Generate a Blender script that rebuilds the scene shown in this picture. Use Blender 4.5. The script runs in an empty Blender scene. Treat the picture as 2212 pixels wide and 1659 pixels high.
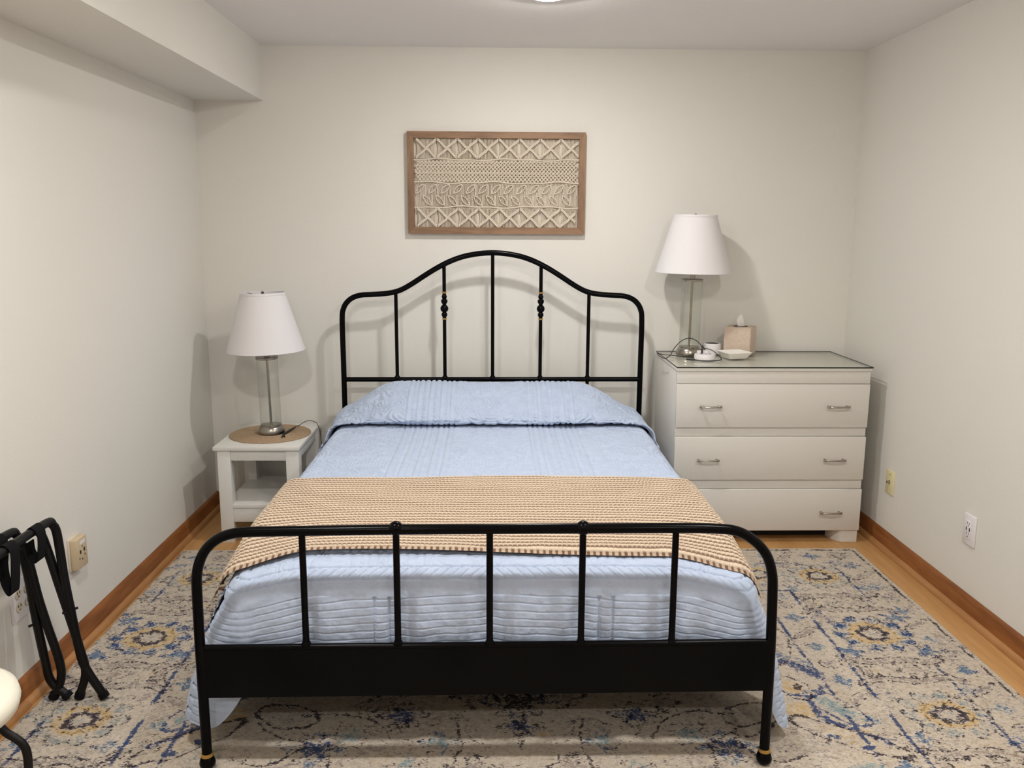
import bpy, bmesh, math, random
import numpy as np
from mathutils import Matrix, Vector
random.seed(7); rng = np.random.default_rng(7)
SC = bpy.context.scene; COL = SC.collection
PI = math.pi

# ------------------------------------------------------------------ camera
cam_d = bpy.data.cameras.new('camera'); cam = bpy.data.objects.new('camera', cam_d); COL.objects.link(cam)
fw = Vector((0.02196629, 0.98344631, -0.17986337)); rt = Vector((0.99975811, -0.02141046, 0.00503128)); up = Vector((-0.00109703, 0.17993038, 0.98367874))
M = Matrix.Identity(4)
for i in range(3): M[i][0], M[i][1], M[i][2] = rt[i], up[i], -fw[i]
M.translation = Vector((0, -4.14016, 1.38394)); cam.matrix_world = M
cam_d.sensor_width = 36; cam_d.sensor_fit = 'HORIZONTAL'; cam_d.lens = 1852.35 / 2212 * 36; cam_d.clip_start = .02
SC.camera = cam
# ------------------------------------------------------------------ world, exposure
w = bpy.data.worlds.new('world'); SC.world = w; w.use_nodes = True
w.node_tree.nodes['Background'].inputs[0].default_value = (.8, .85, .9, 1); w.node_tree.nodes['Background'].inputs[1].default_value = .0
vs = SC.view_settings; vs.view_transform = 'Standard'; vs.look = 'None'; vs.gamma = 1; vs.use_curve_mapping = False; vs.exposure = 1.61
DISC_COLOR = (1.0, .975, .928)                                      # flat disc lights on the ceiling (the room's only light)
DISCS = [(.19, -.955, 178.), (-.66, -2.6, 206.), (1.0, -2.6, 206.), (-.66, -4.7, 170.), (1.0, -4.7, 170.)]  # last two are added out of view, as fill from the camera side

# ------------------------------------------------------------------ materials
def mat(name, color=(.8, .8, .8), rough=.5, metal=0., spec=.5, **k):
    m = bpy.data.materials.new(name); m.use_nodes = True
    b = m.node_tree.nodes['Principled BSDF']
    b.inputs['Base Color'].default_value = (*color, 1); b.inputs['Roughness'].default_value = rough
    b.inputs['Metallic'].default_value = metal; b.inputs['Specular IOR Level'].default_value = spec
    for kk, v in k.items(): b.inputs[kk.replace('_', ' ')].default_value = v
    return m
class NT:
    def __init__(s, m): s.m = m; s.t = m.node_tree; s.b = s.t.nodes['Principled BSDF']
    def n(s, typ, **k):
        nd = s.t.nodes.new(typ)
        for a, v in k.items():
            if a.startswith('i_'):
                key = a[2:].replace('_', ' '); nd.inputs[int(key) if key.isdigit() else key].default_value = v
            else: setattr(nd, a, v)
        return nd
    def l(s, a, b): s.t.links.new(a, b)
    def coord(s, scale=(1, 1, 1)):
        tc = s.n('ShaderNodeTexCoord'); mp = s.n('ShaderNodeMapping'); mp.inputs['Scale'].default_value = scale
        s.l(tc.outputs['Object'], mp.inputs[0]); return mp.outputs[0]
    def noise(s, scale, vec=None, detail=2., rough=.5):
        nd = s.n('ShaderNodeTexNoise', i_Scale=scale, i_Detail=detail, i_Roughness=rough)
        s.l(vec if vec else s.coord(), nd.inputs['Vector']); return nd.outputs['Fac']
    def ramp(s, fac, stops):
        r = s.n('ShaderNodeValToRGB'); e = r.color_ramp.elements
        while len(e) < len(stops): e.new(.5)
        for q, (p, c) in zip(e, stops): q.position = p; q.color = (*c, 1)
        s.l(fac, r.inputs[0]); return r.outputs[0]
    def bump(s, h, strength=.3, dist=.002):
        bn = s.n('ShaderNodeBump', i_Strength=strength, i_Distance=dist); s.l(h, bn.inputs['Height']); s.l(bn.outputs[0], s.b.inputs['Normal'])
    def col(s, c): s.l(c, s.b.inputs['Base Color'])
def paint(name, c, bump=.25, rough=.75, sc=230):
    m = mat(name, c, rough, spec=.25); t = NT(m); n = t.noise(sc, detail=3)
    t.bump(n, bump, .002); return m
def varied(name, c0, c1, scale, rough=.5, stretch=(1, 1, 1), bump=0, bscale=None, detail=4, **k):
    m = mat(name, c0, rough, **k); t = NT(m); v = t.coord(stretch)
    t.col(t.ramp(t.noise(scale, v, detail), [(.3, c0), (.7, c1)]))
    if bump: t.bump(t.noise(bscale or scale * 2, v, 3), bump, .002)
    return m
MW = paint('wall_paint', (.755, .736, .688)); MC = paint('ceiling_paint', (.84, .82, .81), .35, .85, 160)
def wood(name, c0, c1, stretch, scale=6, rough=.45):
    m = mat(name, c0, rough, spec=.35); t = NT(m); v = t.coord(stretch)
    n = t.noise(scale, v, 6, .62); n2 = t.noise(scale * .35, v, 2)
    mx = t.n('ShaderNodeMath', operation='MULTIPLY_ADD'); t.l(n2, mx.inputs[0]); mx.inputs[1].default_value = .7; t.l(n, mx.inputs[2])
    t.col(t.ramp(mx.outputs[0], [(.55, c0), (1.05, c1)])); t.bump(n, .08, .001); return m
M_FLOOR = wood('floor_laminate', (.42, .215, .075), (.54, .30, .12), (14, 1.2, 14), 3, .42)
M_BASE = wood('baseboard_wood', (.15, .047, .011), (.31, .115, .032), (1, 1, 8), 5)
M_BASEX = wood('baseboard_wood_back', (.15, .047, .011), (.31, .115, .032), (1, 1, 8), 5)
M_SHOE = wood('shoe_wood', (.30, .135, .045), (.44, .22, .085), (1, 1, 8), 5)
M_BLACK = mat('black_enamel', (.0010, .0010, .0015), .22, spec=.10)
NT(M_BLACK).bump(NT(M_BLACK).noise(420, detail=2), .05, .001)
M_RACK = mat('black_rack_tube', (.003, .003, .0033), .40, spec=.25)
M_STRAP = mat('black_webbing', (.005, .005, .006), .85, spec=.15)
M_BRASS = mat('brass', (.55, .33, .09), .35, .9)
M_NICKEL = mat('brushed_nickel', (.38, .35, .31), .26, 1.)
M_WHITE = paint('white_furniture_paint', (.74, .725, .69), .12, .42, 300)
M_DRESS = paint('white_dresser_paint', (.70, .672, .625), .16, .42, 260)
M_DARK = mat('recess_shade', (.012, .010, .009), .9)
M_PLASTIC = mat('white_plastic', (.80, .77, .79), .3)
M_CREAM = mat('cream_plastic', (.78, .70, .42), .35)
M_TAN = mat('tan_plastic', (.60, .48, .32), .4)
M_IVORY = mat('ivory_plastic', (.70, .62, .48), .4)
M_HOLE = mat('dark_slot', (.02, .015, .012), .7)
M_CABLE = mat('black_rubber', (.008, .008, .009), .45)
M_CERAM = mat('white_ceramic', (.82, .79, .735), .18)
M_SHADE = mat('white_linen_shade', (.80, .775, .795), .85, spec=.1)
_t = NT(M_SHADE); _n = _t.n('ShaderNodeTexWave', wave_type='BANDS', bands_direction='Z', i_Scale=160., i_Distortion=3.); _t.l(_t.coord(), _n.inputs[0]); _t.bump(_n.outputs['Fac'], .12, .001)
M_TISSUEBOX = varied('tan_leatherette', (.58, .46, .37), (.66, .535, .44), 60, .6, bump=.2, bscale=500)
M_TISSUE = mat('white_tissue', (.86, .84, .80), .9, spec=.1)
M_MAT = varied('woven_straw', (.28, .19, .115), (.50, .37, .25), 260, .85, bump=.4, bscale=500, spec=.15)
M_FRAME = wood('frame_wood', (.155, .088, .05), (.30, .178, .105), (7, 7, 7), 4, .5)
M_FRAMEH = wood('frame_wood_horizontal', (.155, .088, .05), (.30, .178, .105), (2, 8, 14), 4, .5)
M_FRAMEV = wood('frame_wood_vertical', (.155, .088, .05), (.30, .178, .105), (14, 8, 2), 4, .5)
M_CORD = varied('cotton_cord', (.60, .52, .425), (.70, .62, .52), 300, .9, spec=.1)
M_BACKING = mat('cream_backing_cloth', (.74, .68, .58), .9, spec=.1)
M_MATT = mat('dark_mattress_cover', (.02, .02, .025), .9)
def thin_glass(name, tint, edge):
    m = bpy.data.materials.new(name); m.use_nodes = True; t = m.node_tree; t.nodes.clear()
    o = t.nodes.new('ShaderNodeOutputMaterial'); mx = t.nodes.new('ShaderNodeMixShader'); tr = t.nodes.new('ShaderNodeBsdfTransparent'); gl = t.nodes.new('ShaderNodeBsdfGlossy')
    lw = t.nodes.new('ShaderNodeLayerWeight'); lw.inputs[0].default_value = .5
    pw = t.nodes.new('ShaderNodeMath'); pw.operation = 'POWER'; pw.inputs[1].default_value = 4.2; t.links.new(lw.outputs['Facing'], pw.inputs[0])
    fr = t.nodes.new('ShaderNodeMath'); fr.operation = 'MULTIPLY_ADD'; fr.inputs[1].default_value = edge; fr.inputs[2].default_value = .035; t.links.new(pw.outputs[0], fr.inputs[0])
    tr.inputs[0].default_value = (*tint, 1); gl.inputs['Roughness'].default_value = .03
    t.links.new(fr.outputs[0], mx.inputs[0]); t.links.new(tr.outputs[0], mx.inputs[1]); t.links.new(gl.outputs[0], mx.inputs[2]); t.links.new(mx.outputs[0], o.inputs[0])
    return m
M_GLASS = thin_glass('clear_glass', (.972, .98, .968), .55)
M_GTOP = thin_glass('glass_sheet', (.985, .99, .975), .42)
M_GEDGE = mat('dark_green_glass_edge', (.004, .008, .006), .25)
def emit(name, c, s):
    m = bpy.data.materials.new(name); m.use_nodes = True; t = m.node_tree; t.nodes.clear()
    o = t.nodes.new('ShaderNodeOutputMaterial'); e = t.nodes.new('ShaderNodeEmission'); e.inputs[0].default_value = (*c, 1); e.inputs[1].default_value = s
    t.links.new(e.outputs[0], o.inputs[0]); return m

# ------------------------------------------------------------------ geometry helpers
class G:
    """collects vertices and faces (world or local coordinates)"""
    def __init__(s): s.v = []; s.f = []; s.mi = []
    def add(s, v, f, mi=0):
        o = len(s.v); s.v += [tuple(map(float, p)) for p in v]; s.f += [tuple(i + o for i in q) for q in f]; s.mi += [mi] * len(f); return s
    def box(s, x0, x1, y0, y1, z0, z1, b=0., seg=2, mi=0):
        bm = bmesh.new(); bmesh.ops.create_cube(bm, size=1)
        for v in bm.verts: v.co = Vector(((x0 + x1) / 2 + v.co.x * (x1 - x0), (y0 + y1) / 2 + v.co.y * (y1 - y0), (z0 + z1) / 2 + v.co.z * (z1 - z0)))
        if b: bmesh.ops.bevel(bm, geom=bm.edges[:], offset=b, segments=seg, affect='EDGES', profile=.5)
        return s.frombm(bm, mi)
    def frombm(s, bm, mi=0):
        bm.verts.index_update(); v = [q.co[:] for q in bm.verts]; f = [[q.index for q in fa.verts] for fa in bm.faces]; bm.free(); return s.add(v, f, mi)
    def tube(s, pts, r, n=12, caps=True, mi=0):
        P = np.array(pts, float); m = len(P); R = np.broadcast_to(np.array(r, float), (m,))
        T = np.gradient(P, axis=0); T /= np.linalg.norm(T, axis=1)[:, None] + 1e-12
        ref = np.array((0, 0, 1.)) if abs(T[0][2]) < .9 else np.array((1., 0, 0)); N = np.cross(T[0], ref); N /= np.linalg.norm(N)
        a = np.arange(n) / n * 2 * PI; V = []
        for i in range(m):
            N = N - T[i] * (N @ T[i]); N /= np.linalg.norm(N); B = np.cross(T[i], N)
            V += list(P[i] + R[i] * (np.cos(a)[:, None] * N + np.sin(a)[:, None] * B))
        F = [(i * n + j, i * n + (j + 1) % n, (i + 1) * n + (j + 1) % n, (i + 1) * n + j) for i in range(m - 1) for j in range(n)]
        if caps: F += [tuple(range(n))[::-1], tuple((m - 1) * n + j for j in range(n))]
        return s.add(V, F, mi)
    def lathe(s, prof, c=(0, 0, 0), n=32, mi=0, close=False):
        V = [(c[0] + r * math.cos(2 * PI * j / n), c[1] + r * math.sin(2 * PI * j / n), c[2] + z) for r, z in prof for j in range(n)]
        m = len(prof); F = [(i * n + j, i * n + (j + 1) % n, (i + 1) * n + (j + 1) % n, (i + 1) * n + j) for i in range(m - 1) for j in range(n)]
        if close: F += [((m - 1) * n + j, (m - 1) * n + (j + 1) % n, (j + 1) % n, j) for j in range(n)]
        else:
            if prof[0][0] > 1e-4: F.append(tuple(range(n))[::-1])
            if prof[-1][0] > 1e-4: F.append(tuple((m - 1) * n + j for j in range(n)))
        return s.add(V, F, mi)
    def sphere(s, c, r, n=20, sq=1., mi=0):
        k = n // 2; return s.lathe([(max(r * math.sin(PI * i / k), 1e-5), -r * sq * math.cos(PI * i / k)) for i in range(k + 1)], c, n, mi)
    def prism(s, poly, axis, a, b, mi=0):
        m = len(poly); put = {'x': lambda p, t: (t, p[0], p[1]), 'y': lambda p, t: (p[0], t, p[1]), 'z': lambda p, t: (p[0], p[1], t)}[axis]
        V = [put(p, a) for p in poly] + [put(p, b) for p in poly]
        return s.add(V, [tuple(range(m)), tuple(range(2 * m - 1, m - 1, -1))] + [(i, i + m, (i + 1) % m + m, (i + 1) % m) for i in range(m)], mi)
def spline(pts, k=8):
    P = np.array(pts, float); P = np.vstack([2 * P[0] - P[1], P, 2 * P[-1] - P[-2]]); out = []
    for i in range(1, len(P) - 2):
        for t in np.arange(k) / k:
            a, b, c, d = P[i - 1:i + 3]; out.append(.5 * (2 * b + (c - a) * t + (2 * a - 5 * b + 4 * c - d) * t * t + (3 * b - a - 3 * c + d) * t ** 3))
    out.append(P[-2]); return np.array(out)
LOC = {}
def setp(o, label=None, cat=None, group=None, kind=None):
    if label: o['label'] = label
    if cat: o['category'] = cat
    if group: o['group'] = group
    if kind: o['kind'] = kind
    return o
def thing(name, loc, label, cat, group=None):
    o = bpy.data.objects.new(name, None); COL.objects.link(o); o.location = loc; o.empty_display_size = .05
    LOC[o.name] = Vector(loc); return setp(o, label, cat, group)
def finish_mesh(me, mats, smooth, recalc=True):
    for m_ in (mats if isinstance(mats, (list, tuple)) else [mats]): me.materials.append(m_)
    if recalc:
        bm = bmesh.new(); bm.from_mesh(me); bmesh.ops.recalc_face_normals(bm, faces=bm.faces[:]); bm.to_mesh(me); bm.free()
    if smooth is not None:
        me.shade_smooth()
        if smooth < 3.1: me.set_sharp_from_angle(angle=smooth)
def part(name, g, mats, parent=None, smooth=.7, base=None):
    """one mesh object; coordinates in g are world ones, stored relative to the parent (or to base)"""
    off = LOC[parent.name] if parent else (Vector(base) if base else Vector((0, 0, 0)))
    me = bpy.data.meshes.new(name); me.from_pydata([tuple(Vector(v) - off) for v in g.v], [], g.f)
    if any(g.mi): me.polygons.foreach_set('material_index', g.mi)
    finish_mesh(me, mats, smooth)
    o = bpy.data.objects.new(name, me); COL.objects.link(o)
    if parent: o.parent = parent
    else: o.location = off
    LOC[o.name] = off; return o
def struct(name, g, mats, smooth=None):
    return setp(part(name, g, mats, None, smooth), kind='structure')
def copytree(o, loc, parent=None):
    c = o.copy(); COL.objects.link(c)
    if parent is None: c.location = loc
    else: c.parent = parent
    for ch in list(o.children): copytree(ch, None, c)
    return c
def gridmesh(name, X, Y, Z, mats, parent=None, base=(0, 0, 0), attrs=None, flip=False, close_back=0.):
    """surface from 2-D coordinate arrays"""
    n, m = X.shape; off = LOC[parent.name] if parent else Vector(base)
    V = np.stack([X - off[0], Y - off[1], Z - off[2]], -1).reshape(-1, 3)
    idx = np.arange(n * m).reshape(n, m); F = np.stack([idx[:-1, :-1], idx[1:, :-1], idx[1:, 1:], idx[:-1, 1:]], -1).reshape(-1, 4)
    if flip: F = F[:, ::-1]
    me = bpy.data.meshes.new(name); me.vertices.add(len(V)); me.vertices.foreach_set('co', V.ravel())
    me.loops.add(F.size); me.loops.foreach_set('vertex_index', F.ravel().astype(np.int32))
    me.polygons.add(len(F)); me.polygons.foreach_set('loop_start', np.arange(0, F.size, 4, dtype=np.int32)); me.update(calc_edges=True)
    for an, arr in (attrs or {}).items():
        if arr.ndim == 2: a = me.attributes.new(an, 'FLOAT', 'POINT'); a.data.foreach_set('value', arr.ravel().astype(np.float32))
        else: a = me.attributes.new(an, 'FLOAT_COLOR', 'POINT'); a.data.foreach_set('color', arr.reshape(-1).astype(np.float32))
    finish_mesh(me, mats, 3.2, False)
    o = bpy.data.objects.new(name, me); COL.objects.link(o)
    if parent: o.parent = parent
    else: o.location = off
    LOC[o.name] = off; return o
def offset_grid(X, Y, Z, h):
    P = np.stack([X, Y, Z], -1); du = np.gradient(P, axis=0); dv = np.gradient(P, axis=1); N = np.cross(du, dv)
    N /= np.linalg.norm(N, axis=-1, keepdims=True) + 1e-12; P = P + N * h[..., None]; return P[..., 0], P[..., 1], P[..., 2]
def snoise(x, y, sc, seed=0, oct=3):
    """smooth value noise on arrays, about -1..1"""
    out = 0; amp = 1; r = np.random.default_rng(seed)
    for o in range(oct):
        T = r.uniform(-1, 1, (64, 64)); u = x / sc * 2 ** o; v = y / sc * 2 ** o
        i = np.floor(u).astype(int); j = np.floor(v).astype(int); a = u - i; b = v - j; a = a * a * (3 - 2 * a); b = b * b * (3 - 2 * b)
        t = lambda p, q: T[p % 64, q % 64]
        out = out + amp * ((t(i, j) * (1 - a) + t(i + 1, j) * a) * (1 - b) + (t(i, j + 1) * (1 - a) + t(i + 1, j + 1) * a) * b); amp *= .5
    return out
def sstep(a, b, x): t = np.clip((x - a) / (b - a), 0, 1); return t * t * (3 - 2 * t)

# ------------------------------------------------------------------ the room
XL, XR, ZC, ZS, XS, YN = -1.376, 1.723, 2.193, 1.951, -1.059, -6.6
T = .12
struct('floor', G().box(XL - T, XR + T, YN - T, T, -.1, 0), M_FLOOR)
struct('ceiling', G().box(XL - T, XR + T, YN - T, T, ZC, ZC + .1), MC)
struct('wall_back', G().box(XL - T, XR + T, 0, T, 0, ZC), MW)
struct('wall_left', G().box(XL - T, XL, YN, 0, 0, ZC), MW)
struct('wall_right', G().box(XR, XR + T, YN, 0, 0, ZC), MW)
struct('wall_front', G().box(XL - T, XR + T, YN - T, YN, 0, ZC), MW)
struct('ceiling_soffit', G().box(XL, XS, YN, 0, ZS, ZC), MW)
def baseboard(name, side):
    H = .085; prof = [(0, 0), (.013, 0), (.013, H - .012), (.008, H - .004), (.004, H), (0, H)]
    sh = [(.013, 0)] + [(.013 + .017 * math.cos(a), .022 * math.sin(a)) for a in np.linspace(0, PI / 2, 6)]
    g = G(); s = G()
    if side == 'left': g.prism([(XL + a, b) for a, b in prof], 'y', YN, 0); s.prism([(XL + a, b) for a, b in sh], 'y', YN, 0)
    if side == 'right': g.prism([(XR - a, b) for a, b in prof], 'y', YN, 0); s.prism([(XR - a, b) for a, b in sh], 'y', YN, 0)
    if side == 'back': g.prism([(-a, b) for a, b in prof], 'x', XL + .013, XR - .013); s.prism([(-a, b) for a, b in sh], 'x', XL + .03, XR - .03)
    o = struct(name, g, M_BASE, .6); part('shoe_molding', s, M_SHOE, o, .8)
baseboard('baseboard_left', 'left'); baseboard('baseboard_right', 'right'); baseboard('baseboard_back', 'back')
lab = ['lit round ceiling light nearest the wall art', 'lit round ceiling light above the foot of the bed on the soffit side', 'lit round ceiling light above the foot of the bed on the dresser side',
       'added unseen round fill light farthest from the bed on the soffit side', 'added unseen round fill light farthest from the bed on the dresser side']
for (x, y, e), lb in zip(DISCS, lab):
    t = thing('ceiling_light', (x, y, ZC), lb, 'ceiling light', 'round ceiling lights')
    part('trim_ring', G().lathe([(.105, 0), (.105, -.006), (.098, -.012), (.060, -.016), (.053, -.016), (.053, -.002)], (x, y, ZC), 40), M_PLASTIC, t)
    part('lens', G().lathe([(.0525, -.012), (.052, -.0175), (.045, -.0215), (.030, -.0245), (.0005, -.0255)], (x, y, ZC), 40), emit('lens_glow', DISC_COLOR, e), t, 3.2)

# ------------------------------------------------------------------ rug
def build_rug():
    x0, x1, y0, y1 = -1.338, 1.591, -3.7, -.607; st = .0052
    xs = np.linspace(x0, x1, int((x1 - x0) / st)); ys = np.linspace(y0, y1, int((y1 - y0) / st)); X, Y = np.meshgrid(xs, ys, indexing='ij')
    cx = .0765; half = 1.5145; U = np.abs(X - cx)
    wx = snoise(X, Y, .05, 1) * .007; wy = snoise(X, Y, .05, 2) * .007          # hand-woven wobble
    Xw, Yw, Uw = X + wx, Y + wy, U + wx; Ew = half - Uw; Bw = y1 - Yw
    D = np.minimum(half - U - .4 * wx, y1 - Y + .4 * wy); Dw = np.minimum(Ew, Bw)
    L = {k: np.zeros_like(X) for k in ('black', 'navy', 'blue', 'teal', 'gold', 'grey')}
    def put(k, m, a=1.): L[k] = np.maximum(L[k], np.clip(m, 0, 1) * a)
    def line(k, d, wd, a=1.): put(k, 1.25 - np.abs(d) / wd, a)
    def blob(k, px, py, rx, ry, a=1., rot=0., lob=0, la=.25, ax=Xw, ring=None, ay=Yw):
        dx, dy = ax - px, ay - py; c, s = math.cos(rot), math.sin(rot); q, r = (c * dx + s * dy) / rx, (-s * dx + c * dy) / ry
        rad = np.hypot(q, r)
        if lob: rad = rad / (1 + la * np.cos(lob * np.arctan2(r, q)))
        if ring is None: put(k, 2.2 * (1 - rad), a)
        else: put(k, 1.2 - np.abs(rad - 1) / ring, a)
    along = np.where(Ew < Bw, Y, X)                                              # runs along the nearest edge
    dash = np.clip(.62 + .45 * snoise(along, along * 0 + .3, .05, 5, 2), 0, 1)
    line('black', D - .031, .008, np.clip(.12 + dash, 0, .9)); line('grey', D - .170, .009, .75 * dash); line('navy', D - .176, .008, np.clip(.05 + dash, 0, .8))
    line('navy', D - .449, .0095, np.clip(dash + .28, 0, .98)); line('navy', D - .574, .0085, np.clip(dash + .15, 0, .9)); line('grey', D - .436, .006, .5 * dash)
    # small motifs in the two narrow bands
    for Dc, ph in ((.102, 0.), (.512, .05)):
        P = .108
        for run in ('side', 'back'):
            a = Yw if run == 'side' else Xw
            dd = (Ew if run == 'side' else Bw) - Dc
            ok = (Bw > Dc - .04) if run == 'side' else (Ew > Dc - .04)
            k = np.floor((a + ph) / P).astype(int); loc = ((a + ph) / P - k - .5) * P; kk = k % 4
            def mot(key, sel, rx, ry, amp, skew=0., lob=4, ring=None):
                q, r = dd / rx, (loc + skew * dd) / ry; rad = np.hypot(q, r)
                if lob: rad = rad / (1 + .3 * np.cos(lob * np.arctan2(r, q)))
                put(key, 2.2 * (1 - rad) if ring is None else 1.2 - np.abs(rad - 1) / ring, amp * sel * ok)
            mot('blue', kk == 0, .040, .036, .72); mot('teal', kk == 0, .046, .042, .6); mot('navy', kk == 0, .030, .028, .5, ring=.35)
            mot('grey', kk == 1, .040, .034, .62, lob=0); mot('black', kk == 1, .038, .033, .55, lob=0, ring=.2); mot('navy', kk == 1, .03, .03, .4, lob=5)
            mot('teal', kk == 2, .042, .034, .66); mot('blue', kk == 2, .034, .028, .62, lob=5); mot('black', kk == 2, .04, .034, .3, ring=.2)
            mot('grey', kk == 3, .050, .018, .8, .7, 0); mot('black', kk == 3, .052, .020, .6, .7, 0, ring=.28)
    # rosettes of the wide border
    pos = 1.232
    for i, yc in enumerate(np.arange(-.918, -3.8, -.497)):
        big = i % 2 == 1; kw = dict(ax=Uw); s = 1.12 if big else 1.
        for k in range(10):                                                       # ring of petals
            a = 2 * PI * k / 10; qx, qy = pos + .098 * s * math.cos(a), yc + .092 * s * math.sin(a)
            blob('blue' if big else 'grey', qx, qy, .034, .026, .78 if big else .6, a, **kw); blob('black', qx, qy, .034, .027, .52, a, ring=.22, **kw)
            blob('navy' if big else 'teal', qx, qy, .022, .015, .75 if big else .6, a, **kw)
        if big: blob('navy', pos, yc, .122, .114, .72, lob=10, la=.09, ring=.09, **kw); blob('teal', pos, yc, .13, .12, .42, ring=.3, **kw)
        else: blob('teal', pos, yc, .115, .108, .6, lob=10, la=.09, ring=.16, **kw); blob('black', pos, yc, .118, .112, .58, lob=10, la=.09, ring=.055, **kw)
        blob('gold', pos, yc, .064 * s, .060 * s, .85, ring=.42, **kw)
        blob('black', pos, yc, .040 * s, .038 * s, .88, lob=9, la=.10, ring=.42, **kw); blob('navy', pos, yc, .03, .03, .5, lob=5, ring=.3, **kw); blob('teal', pos, yc, .018, .018, .55, **kw)
        for q, r, kcol in ((.130, .125, 'blue'), (.130, -.125, 'blue'), (-.135, .125, 'grey'), (-.135, -.125, 'blue')):
            v = .78 if big else .58
            blob(kcol, pos + q, yc + r, .048, .040, v, lob=5, la=.35, **kw); blob('navy', pos + q, yc + r, .034, .028, .62 if big else .4, lob=5, la=.4, ring=.4, **kw); blob('black', pos + q, yc + r, .046, .04, .45, lob=5, la=.35, ring=.14, **kw)
        # serpentine bracket between rosettes
        ym = yc - .2485; d2 = Yw - ym; un = (Uw - 1.06) / .34; ins = (un > 0) & (un < 1)
        for sg in (1, -1):
            cv = sg * (.040 + .05 * np.abs(un - .5) * 2 - .020 * np.sin(un * 3 * PI)); dd = d2 - cv
            line('grey', dd, .020, .72 * ins); line('black', dd - .016, .007, .68 * ins); line('black', dd + .016, .007, .68 * ins)
            sc = dd - sg * -.030; put('black', 1.2 - np.abs(np.hypot(np.mod(un * .34, .036) - .018, sc) - .015) / .005, .68 * ins * (sc * sg > -.004))
        ws = np.abs(d2) < .10; cu = Uw - 1.078 - .028 * np.cos(d2 / .11 * PI)
        line('grey', cu, .018, .68 * ws); line('black', cu - .014, .007, .66 * ws); line('black', cu + .014, .007, .66 * ws)
        blob('gold', 1.13, ym, .03, .03, .5, **kw); blob('grey', 1.26, ym, .06, .018, .66, lob=4, **kw); blob('black', 1.26, ym, .06, .02, .5, ring=.3, **kw)
    for i, xc in enumerate(np.arange(-.995, 1., .4975)):                         # border across the back (mostly under the bed)
        yb = y1 - .29; blob('grey', cx + xc, yb, .12, .11, .6, lob=10, la=.1, ring=.18); blob('blue', cx + xc, yb, .10, .09, .55, lob=10, ring=.2); blob('gold', cx + xc, yb, .066, .062, .8, ring=.38); blob('black', cx + xc, yb, .04, .038, .85, lob=9, la=.1, ring=.4)
    # field: mirrored leaves and flowers
    U0 = Uw
    def leaf(k, px, py, rx, ry, rot, a=.75, fill=None):
        blob(k, px, py, rx, ry, a, rot, ax=U0, ring=.13)
        if fill: blob(fill[0], px, py, rx * .95, ry * .95, fill[1], rot, ax=U0)
    def sweep(k, pts, wd, a):
        P = spline(pts, 6); dmin = np.full(X.shape, 9.)
        for p, q in zip(P[:-1], P[1:]):
            v = q - p; t = np.clip(((U0 - p[0]) * v[0] + (Yw - p[1]) * v[1]) / (v @ v + 1e-12), 0, 1); dmin = np.minimum(dmin, np.hypot(U0 - p[0] - t * v[0], Yw - p[1] - t * v[1]))
        put(k, 1.25 - dmin / wd, a)
    for sh in (0., -1.25):
        leaf('black', .86, -1.50 + sh, .14, .055, 1.25, .6, ('grey', .55)); sweep('navy', [(.74, -1.34 + sh), (.76, -1.46 + sh), (.80, -1.56 + sh), (.88, -1.62 + sh), (.94, -1.70 + sh)], .030, .88); sweep('blue', [(.80, -1.42 + sh), (.84, -1.54 + sh), (.92, -1.62 + sh)], .03, .62)
        blob('blue', .745, -1.70 + sh, .045, .03, .7, lob=5, ax=U0); blob('navy', .745, -1.70 + sh, .03, .025, .6, lob=5, ax=U0, ring=.4)
        leaf('black', .835, -1.765 + sh, .075, .042, 1.9, .7, ('gold', .7)); blob('black', .85, -1.76 + sh, .03, .016, .7, 1.6, ax=U0); sweep('navy', [(.81, -1.80 + sh), (.86, -1.815 + sh), (.90, -1.80 + sh), (.92, -1.77 + sh)], .014, .85)
        leaf('navy', .925, -1.875 + sh, .105, .045, 2.15, .78, ('teal', .78)); blob('gold', .815, -1.89 + sh, .075, .06, .72, ax=U0); sweep('navy', [(.86, -1.84 + sh), (.87, -1.92 + sh), (.93, -1.98 + sh), (1.0, -2.05 + sh)], .016, .85); blob('gold', .94, -1.99 + sh, .08, .022, .8, 2.5, ax=U0)
        leaf('black', .90, -2.02 + sh, .16, .045, 2.5, .75, ('gold', .45)); blob('navy', .865, -2.02 + sh, .024, .018, .9, ax=U0); blob('navy', .935, -2.07 + sh, .026, .018, .9, ax=U0); blob('teal', .90, -2.16 + sh, .07, .035, .7, ax=U0)
        leaf('black', .66, -1.90 + sh, .09, .055, .4, .75, ('grey', .45)); sweep('black', [(.74, -1.93 + sh), (.66, -2.0 + sh), (.58, -2.03 + sh), (.66, -2.12 + sh), (.76, -2.10 + sh)], .008, .72)
        sweep('black', [(.62, -1.90 + sh), (.48, -1.89 + sh), (.40, -1.94 + sh), (.36, -2.02 + sh)], .008, .68); sweep('grey', [(.70, -2.15 + sh), (.55, -2.12 + sh), (.44, -2.2 + sh)], .014, .66); sweep('black', [(.60, -1.98 + sh), (.52, -2.05 + sh), (.50, -2.16 + sh)], .008, .66)
        for px, py, r, c1, c2 in ((.33, -1.90, .060, 'navy', 'black'), (.55, -2.06, .066, 'navy', 'blue'), (.47, -2.0, .055, 'teal', 'grey'), (.0, -1.82, .090, 'black', 'navy'), (.0, -1.96, .05, 'navy', 'black'), (.22, -2.03, .045, 'teal', 'blue'), (.13, -1.80, .06, 'grey', 'black'), (.30, -2.18, .06, 'grey', 'teal'), (.13, -2.14, .05, 'grey', 'black'), (.66, -1.36, .07, 'navy', 'blue'), (.5, -1.5, .07, 'teal', 'grey'), (.2, -1.5, .09, 'blue', 'navy'), (.42, -1.84, .05, 'grey', 'black')):
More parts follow.
